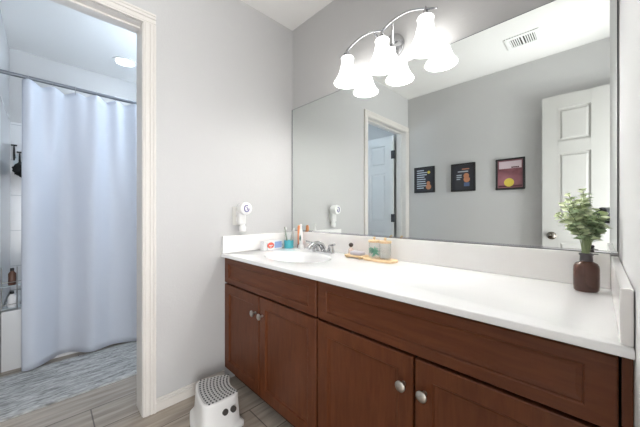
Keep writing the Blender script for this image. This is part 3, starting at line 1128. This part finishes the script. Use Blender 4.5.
# two finger holes in the end that faces the room
for yy in (0.012, 0.050):
    bm = B()
    zz = 0.106
    tt = (zz - 0.026) / (ZST - 0.026)
    xx = 0.150 + (0.111 - 0.150) * tt
    xx = 0.0
    lathe(bm, [(0.0135, -0.010), (0.0135, 0.0012), (0.0120, 0.0018), (0.0, 0.0016)], (0, 0, 0), 24, 'x')
    slope = 0.22
    mtx = Matrix.Translation((0.1235, yy - 0.012, zz)) @ Matrix.Rotation(-0.17, 4, 'Y') @ Matrix.Rotation(0.19, 4, 'Z')
    bmesh.ops.transform(bm, matrix=mtx, verts=bm.verts)
    obj('finger_hole', bm, M['hole'], st, smooth=True)

# ================================================================ PICTURES (seen in the mirror)
def picture(x0, x1, z0, z1, label, build):
    cx_, cz_ = (x0 + x1) / 2, (z0 + z1) / 2
    w, h = (x1 - x0) / 2, (z1 - z0) / 2
    t = thing('framed_picture', label, 'picture', (cx_, WB + 0.001, cz_), 0, 'pictures in black frames')
    f = 0.016
    bm = B()
    box(bm, -w, w, 0, 0.020, h - f, h)
    box(bm, -w, w, 0, 0.020, -h, -h + f)
    box(bm, -w, -w + f, 0, 0.020, -h + f, h - f)
    box(bm, w - f, w, 0, 0.020, -h + f, h - f)
    obj('frame', bm, M['frame_black'], t, bevel=0.002)
    bm = B()
    box(bm, -w + f, w - f, 0.001, 0.010, -h + f, h - f)
    mats = build(bm, w - f, h - f)
    obj('print', bm, mats, t)
    return t


def quad(bm, x0, x1, z0, z1, mi, y=0.0104):
    box(bm, x0, x1, 0.0095, y, z0, z1, mi)


def blob(bm, x, z, r, mi, y=0.0108, sz=1.0):
    lathe(bm, [(r, 0.0095), (r, y)], (x, 0, z), 20, 'y', mi, 1.0, sz)


pd = mat('dark print', (44, 44, 52), 0.5)
pw = mat('print pale lettering', (186, 196, 206), 0.5)
po = mat('print orange', (196, 132, 96), 0.5)
py = mat('print yellow', (212, 190, 72), 0.5)
pm_ = mottled('print maroon sky', (104, 52, 62), (150, 96, 104), 6, rough=0.5)
pb = mat('print blue', (86, 104, 142), 0.5)


def art1(bm, w, h):
    rq = random.Random(1)
    for k in range(9):
        z = h * 0.82 - k * h * 0.19
        quad(bm, -w * 0.86, -w * 0.86 + w * rq.uniform(0.75, 1.25), z - 0.006, z + 0.005, 1)
    blob(bm, w * 0.48, -h * 0.62, w * 0.30, 2)
    blob(bm, w * 0.46, -h * 0.30, w * 0.20, 2)
    blob(bm, w * 0.50, h * 0.62, w * 0.16, 3)
    return [pd, pw, po, py]


def art2(bm, w, h):
    rq = random.Random(2)
    quad(bm, -w * 0.5, w * 0.5, h * 0.42, h * 0.50, 1)
    quad(bm, -w * 0.1, w * 0.6, h * 0.62, h * 0.69, 2)
    for k in range(3):
        z = h * 0.18 - k * h * 0.16
        quad(bm, -w * 0.62, -w * 0.62 + w * rq.uniform(0.35, 0.5), z - 0.005, z + 0.005, 1)
    blob(bm, w * 0.32, h * 0.12, w * 0.26, 2)
    blob(bm, w * 0.36, -h * 0.18, w * 0.30, 2)
    quad(bm, w * 0.1, w * 0.62, -h * 0.72, -h * 0.42, 3)
    return [pd, pw, po, pb]


def art3(bm, w, h):
    quad(bm, -w * 0.9, w * 0.9, h * 0.40, h * 0.92, 1)
    quad(bm, w * 0.1, w * 0.7, h * 0.42, h * 0.52, 3)
    blob(bm, -w * 0.08, -h * 0.60, w * 0.40, 2)
    quad(bm, -w * 0.95, w * 0.95, -h * 0.92, -h * 0.80, 3)
    return [pm_, mat('print pink haze', (206, 186, 192), 0.5), py, mat('print wine', (86, 40, 50), 0.5)]


picture(0.090, 0.332, 1.287, 1.589, 'black framed dark print with pale lines on one side, nearest the shower doorway', art1)
picture(0.514, 0.753, 1.280, 1.578, 'black framed near-black print with orange shapes, middle of the three', art2)
picture(0.937, 1.171, 1.273, 1.573, 'black framed maroon print with a yellow round shape, nearest the open white door', art3)

# ================================================================ CEILING VENT (seen in the mirror)
cv = thing('ceiling_vent', 'white ceiling vent grille, seen in the mirror', 'vent', (1.222, -1.392, H - 0.0005))
bm = B()
wx, wy = 0.112, 0.098
for (a, b, c, d) in ((-wx, wx, -wy, -wy + 0.03), (-wx, wx, wy - 0.03, wy), (-wx, -wx + 0.03, -wy + 0.03, wy - 0.03), (wx - 0.03, wx, -wy + 0.03, wy - 0.03)):
    box(bm, a, b, c, d, -0.008, 0)
box(bm, -0.006, 0.006, -wy + 0.03, wy - 0.03, -0.007, 0)
obj('vent_frame', bm, M['plastic_white'], cv, bevel=0.002)
bm = B()
box(bm, -wx + 0.03, wx - 0.03, -wy + 0.03, wy - 0.03, -0.0015, -0.0003)
obj('duct', bm, M['hole'], cv)
bm = B()
for k in range(12):
    x = -0.076 + 0.152 * k / 11
    if abs(x) < 0.008:
        continue
    box(bm, x - 0.0035, x + 0.0035, -wy + 0.03, wy - 0.03, -0.006, -0.0022)
obj('louvre', bm, M['plastic_white'], cv)

# ================================================================ SHOWER ROOM
tb = thing('bathtub', 'white bathtub behind the shower curtain', 'bathtub', ((XB - 1.11) / 2, (YT - 0.02) / 2, 0))
bm = B()
hx = (-1.11 - (XB + 0.0105)) / 2 - 0.001
tcx = ((XB + 0.0105) - 1.11) / 2 - (XB - 1.11) / 2
hy = (-0.02 - (YT + 0.0085)) / 2 - 0.001
tcy = ((YT + 0.0085) - 0.02) / 2 - (YT - 0.02) / 2
o0 = [(tcx + x, tcy + y) for x, y in rounded_rect(hx, hy, 0.01, 4)]
o1 = [(tcx + x, tcy + y) for x, y in rounded_rect(hx - 0.07, hy - 0.08, 0.12, 4)]
o2 = [(tcx + x, tcy + y) for x, y in rounded_rect(hx - 0.13, hy - 0.20, 0.10, 4)]
lv = [[bm.verts.new((x, y, z)) for x, y in lp] for lp, z in ((o0, 0.0005), (o0, 0.385), (scale_loop(o0, 0.995), 0.395), (o1, 0.395), (o2, 0.06))]
n = len(lv[0])
for a, b in zip(lv[:-1], lv[1:]):
    for k in range(n):
        bm.faces.new((a[k], a[(k + 1) % n], b[(k + 1) % n], b[k]))
bm.faces.new(lv[-1])
obj('tub_shell', bm, M['tub'], tb, smooth=True, angle=35)
bm = B()
lathe(bm, [(0.03, 0.0605), (0.028, 0.064), (0, 0.064)], (tcx, tcy + hy - 0.34, 0), 20)
obj('drain', bm, M['chrome'], tb, smooth=True)

XR, ZR = -1.045, 1.957
rd = thing('curtain_rod', 'grey metal shower rod across the shower room, holding the white curtain', 'curtain rod', (XR, -0.94, ZR))
bm = B()
tube(bm, [(0, -0.917, 0), (0, 0.917, 0)], 0.0125, 16)
obj('rod', bm, mat('rod metal', (120, 124, 130), 0.4, 0.7), rd, smooth=True)
for s in (-1, 1):
    bm = B()
    lathe(bm, [(0.028, s * 0.919), (0.028, s * 0.912), (0.016, s * 0.900)], (0, 0, 0), 24, 'y')
    obj('end_flange', bm, M['chrome'], rd, smooth=True)

# curtain sheet with soft folds
CY0, CY1 = -1.452, -0.09
NY, NZ = 200, 40
ZCT = 1.915
hooks = [CY0 + 0.028 + k * (CY1 - CY0 - 0.056) / 11 for k in range(12)]


def fold(y, t_):
    """x offset at height fraction t_ (0 top .. 1 bottom)"""
    s = (y - CY0)
    big = 0.034 * sin(2 * pi * s / 0.30 + 0.4) + 0.014 * sin(2 * pi * s / 0.17 + 1.1)
    small = 0.020 * sin(2 * pi * s / 0.1188 - 0.4)
    low = 0.042 * sin(2 * pi * s / 0.62 + 2.4) + 0.030 * sin(2 * pi * s / 0.29 + 0.2) + 0.010 * abs(sin(pi * s / 0.21 + 0.5))
    k = min(1, t_ / 0.45)
    k = k * k * (3 - 2 * k)
    return (big * 0.7 + small * 0.8) * (1 - k) + (low + big * 0.42) * k


bm = B()
grid = []
for i in range(NY + 1):
    y = CY0 + (CY1 - CY0) * i / NY
    col = []
    dmin = min(abs(y - h_) for h_ in hooks)
    sag = 0.020 * min(1, dmin / 0.055) ** 1.5
    for j in range(NZ + 1):
        t_ = j / NZ
        zt_ = ZCT - sag * max(0, 1 - t_ * 6)
        zbot = 0.011 + 0.005 * sin((y - CY0) * 9.0 - 0.6)
        z = zt_ + (zbot - zt_) * t_
        x = XR + 0.010 + fold(y, t_) + 0.020 * t_
        col.append(bm.verts.new((x - XR, y + 0.77, z - zbot)))
    grid.append(col)
for i in range(NY):
    for j in range(NZ):
        bm.faces.new((grid[i][j], grid[i + 1][j], grid[i + 1][j + 1], grid[i][j + 1]))
sc_ = obj('shower_curtain', bm, M['curtain'], smooth=True, angle=180, loc=(XR, -0.77, 0.028))
sm = sc_.modifiers.new('thickness', 'SOLIDIFY')
sm.thickness = 0.0015
tag(sc_, 'long white shower curtain hanging from the rod to the floor', 'shower curtain')
bm = B()
tube(bm, [(0.0135 * cos(a) + 0.0, 0, 0.0180 * sin(a) - 0.002) for a in [2 * pi * k / 20 for k in range(21)]], 0.0016, 6)
tube(bm, [(0.0, 0, -0.020), (0.006, 0, -0.030), (0.010, 0, -0.044)], 0.0016, 6)
hk = obj('curtain_hook', bm, M['chrome'], smooth=True)
for k, y in enumerate(hooks):
    o = hk if k == 0 else hk.copy()
    if k:
        COL.objects.link(o)
    o.location = (XR, y, ZR)
    tag(o, 'small metal hook holding the white curtain on the grey rod', 'curtain hook', 'hooks along the curtain rod')

# rug
bm = B()
RX0, RX1, RY0, RY1 = -1.01, -0.458, -1.62, -0.62
NU, NV = 60, 90
rg = random.Random(5)
g = []
for i in range(NU + 1):
    row = []
    for j in range(NV + 1):
        e = min(i, NU - i, j, NV - j)
        z = 0.010 + 0.007 * min(1, e / 3) + rg.uniform(-0.0025, 0.0025) * min(1, e)
        row.append(bm.verts.new((RX0 + (RX1 - RX0) * i / NU - (RX0 + RX1) / 2, RY0 + (RY1 - RY0) * j / NV - (RY0 + RY1) / 2, z)))
    g.append(row)
for i in range(NU):
    for j in range(NV):
        bm.faces.new((g[i][j], g[i + 1][j], g[i + 1][j + 1], g[i][j + 1]))
edge = [g[i][0] for i in range(NU + 1)] + [g[NU][j] for j in range(1, NV + 1)] + [g[i][NV] for i in range(NU - 1, -1, -1)] + [g[0][j] for j in range(NV - 1, 0, -1)]
lowv = [bm.verts.new((v.co.x, v.co.y, 0.0005)) for v in edge]
for k in range(len(edge)):
    k2 = (k + 1) % len(edge)
    bm.faces.new((edge[k], edge[k2], lowv[k2], lowv[k]))
bm.faces.new(lowv)
tag(obj('bath_rug', bm, M['rug'], smooth=True, angle=60, loc=((RX0 + RX1) / 2, (RY0 + RY1) / 2, 0)), 'grey streaked bath rug on the floor before the tub', 'rug')

# recessed can over the tub
cn = thing('recessed_light', 'round lit recessed light in the ceiling above the shower', 'ceiling light', (-1.426, -0.822, H))
bm = B()
lathe(bm, [(0.095, -0.0005), (0.095, -0.006), (0.075, -0.009), (0.070, -0.004), (0.070, -0.0008)], (0, 0, 0), 32, cap0=False, cap1=False)
obj('trim_ring', bm, M['plastic_white'], cn, smooth=True)
bm = B()
lathe(bm, [(0.068, -0.0008), (0.068, -0.003), (0, -0.003)], (0, 0, 0), 32, cap0=False)
obj('lens', bm, M['can_lens'], cn)
# added unseen bowl on the side wall, throwing light up to brighten the ceiling
fl = thing('added_uplight', 'added bowl uplight on the side wall of the shower room, out of view', 'added light', (-0.55, -0.0205, 1.75))
bm = B()
lathe(bm, [(0.055, 0), (0.055, -0.012), (0.03, -0.020), (0.012, -0.024), (0.012, -0.060)], (0, 0, 0), 24, 'y')
obj('wall_plate', bm, M['chrome'], fl, smooth=True)
bm = B()
lathe(bm, [(0.0, -0.05), (0.05, -0.045), (0.095, -0.020), (0.120, 0.020), (0.116, 0.020), (0.092, -0.014), (0.05, -0.037), (0.0, -0.040)], (0, -0.145, 0), 32, cap0=False, cap1=False)
obj('bowl', bm, M['bowl'], fl, smooth=True)
l = area('uplight_fill', (0, -0.145, 0.012), (pi, 0, 0), 0.17, 0.17, UPLIGHT_POWER, (0.70, 0.85, 1.0), 'DISK')
l.parent = fl

# things in the corner of the tub
SX, SY, SZ = -1.186, YT + 0.0085, 0.3957
cs = thing('shower_caddy', 'small two-tier metal shelf standing on the tub rim beside the curtain', 'shelf', (SX, SY, SZ))
for z in (0.012, 0.160):
    bm = B()
    pts = [(0.001, 0.001)] + [(0.074 * cos(a), 0.105 * sin(a)) for a in [radians(90 * k / 10) for k in range(11)]]
    pts = [(max(x, 0.001), max(y, 0.001)) for x, y in pts]
    prism(bm, pts, z, z + 0.005)
    obj('tier', bm, M['shelfglass'], cs)
    bm = B()
    tube(bm, [(max(0.074 * cos(a), 0.004), max(0.105 * sin(a), 0.004), z + 0.030) for a in [radians(90 * k / 10) for k in range(11)]], 0.0028, 8)
    obj('rail', bm, M['nickel'], cs, smooth=True)
for ux, uy in ((0.070, 0.005), (0.005, 0.100), (0.052, 0.074)):
    bm = B()
    tube(bm, [(ux, uy, 0.0005), (ux, uy, 0.29)], 0.0032, 8)
    obj('upright', bm, M['nickel'], cs, smooth=True)


def bottle(x, y, z, r, h, body, cap, name, label):
    t = thing(name, label, 'bottle', (x, y, z))
    bm = B()
    lathe(bm, [(r * 0.9, 0), (r, 0.004), (r, h * 0.68), (r * 0.5, h * 0.80), (r * 0.42, h * 0.84), (0, h * 0.84)], (0, 0, 0), 20)
    obj('bottle_body', bm, body, t, smooth=True)
    bm = B()
    lathe(bm, [(r * 0.5, h * 0.842), (r * 0.5, h * 0.98), (r * 0.4, h), (0, h)], (0, 0, 0), 16)
    obj('cap', bm, cap, t, smooth=True)
    return t


bottle(SX + 0.034, SY + 0.050, SZ + 0.1655, 0.019, 0.115, M['brownbottle'], M['black'], 'shampoo_bottle', 'brown bottle on the upper tier of the small shelf on the tub rim')
bottle(SX + 0.034, SY + 0.050, SZ + 0.0175, 0.021, 0.105, M['card'], M['black'], 'lotion_bottle', 'white bottle with black cap on the lower tier of the small tub shelf')

hp = thing('suction_hook', 'small clear hook strip on the tub wall holding the black bath puff', 'hook', (XB + 0.0105, YT + 0.040, 1.50))
bm = B()
box(bm, 0.0003, 0.006, -0.014, 0.014, -0.05, 0.05)
obj('back_strip', bm, M['shelfglass'], hp, bevel=0.002)
bm = B()
tube(bm, [(0.004, 0, 0.02), (0.022, 0, 0.014), (0.034, 0, 0.020), (0.036, 0, 0.032)], 0.003, 8)
obj('hook_arm', bm, M['chrome'], hp, smooth=True)
bm = B()
rp = random.Random(9)
bmesh.ops.create_icosphere(bm, subdivisions=4, radius=0.062)
for v in bm.verts:
    d = v.co.normalized()
    v.co *= 1 + 0.13 * sin(d.x * 19 + 3 * d.z) * sin(d.y * 17 + 2) + rp.uniform(-0.05, 0.05)
pf = obj('bath_puff', bm, M['rubber'], smooth=True, angle=180, loc=(XB + 0.080, YT + 0.088, 1.415))
tag(pf, 'black round mesh bath puff hanging on the tub wall beside the curtain', 'bath puff')
for i, (dy, z, lab) in enumerate(((0.025, 1.560, 'black razor hanging higher on the tub wall, left of the puff'), (0.058, 1.505, 'black razor hanging lower on the tub wall, above the puff'))):
    rz_ = thing('razor', lab, 'razor', (XB + 0.0120, YT + dy + 0.004, z))
    bm = B()
    tube(bm, [(0.006, 0, -0.065), (0.009, 0, -0.02), (0.008, 0, 0.03), (0.012, 0, 0.055)], [0.005, 0.007, 0.006, 0.004], 8)
    obj('handle', bm, M['rubber'], rz_, smooth=True)
    bm = B()
    box(bm, 0.008, 0.020, -0.018, 0.018, 0.0555, 0.068)
    obj('blade_head', bm, M['black'], rz_, bevel=0.002)

# ================================================================ CAMERA ON ITS STAND (reflected in the mirror)
back = CAM - fwd * 0.10
cm = thing('photo_camera', 'black camera on a slim silver stand, seen in the mirror behind the sprigs', 'camera', (back.x, back.y, CAM.z), radians(YAW))
bm = B()
box(bm, -0.066, 0.066, -0.030, 0.026, -0.070, 0.030)
box(bm, -0.024, 0.024, -0.026, 0.024, 0.030, 0.038)
obj('camera_body', bm, M['black'], cm, bevel=0.006, bseg=3)
bm = B()
lathe(bm, [(0.036, 0.0265), (0.036, 0.050), (0.038, 0.054), (0.038, 0.078), (0.034, 0.080), (0.030, 0.074), (0.0, 0.070)], (0, 0, 0), 32, 'y')
obj('lens', bm, M['black'], cm, smooth=True)
tp_ = thing('tripod', 'slim silver camera stand in the entrance, seen in the mirror', 'tripod', (back.x, back.y, 0), radians(YAW))
bm = B()
tube(bm, [(0, 0, 0.28), (0, 0, CAM.z - 0.082)], 0.008, 12)
obj('center_column', bm, M['silver'], tp_, smooth=True)
bm = B()
box(bm, -0.022, 0.022, -0.022, 0.022, CAM.z - 0.0815, CAM.z - 0.0705)
obj('mount_plate', bm, M['silver'], tp_, bevel=0.002)
for k in range(3):
    a = radians(90 + 120 * k)
    bm = B()
    tube(bm, [(0.006 * cos(a), 0.006 * sin(a), 0.40), (0.19 * cos(a), 0.19 * sin(a), 0.006)], [0.008, 0.006], 10)
    obj('leg', bm, M['silver'], tp_, smooth=True)
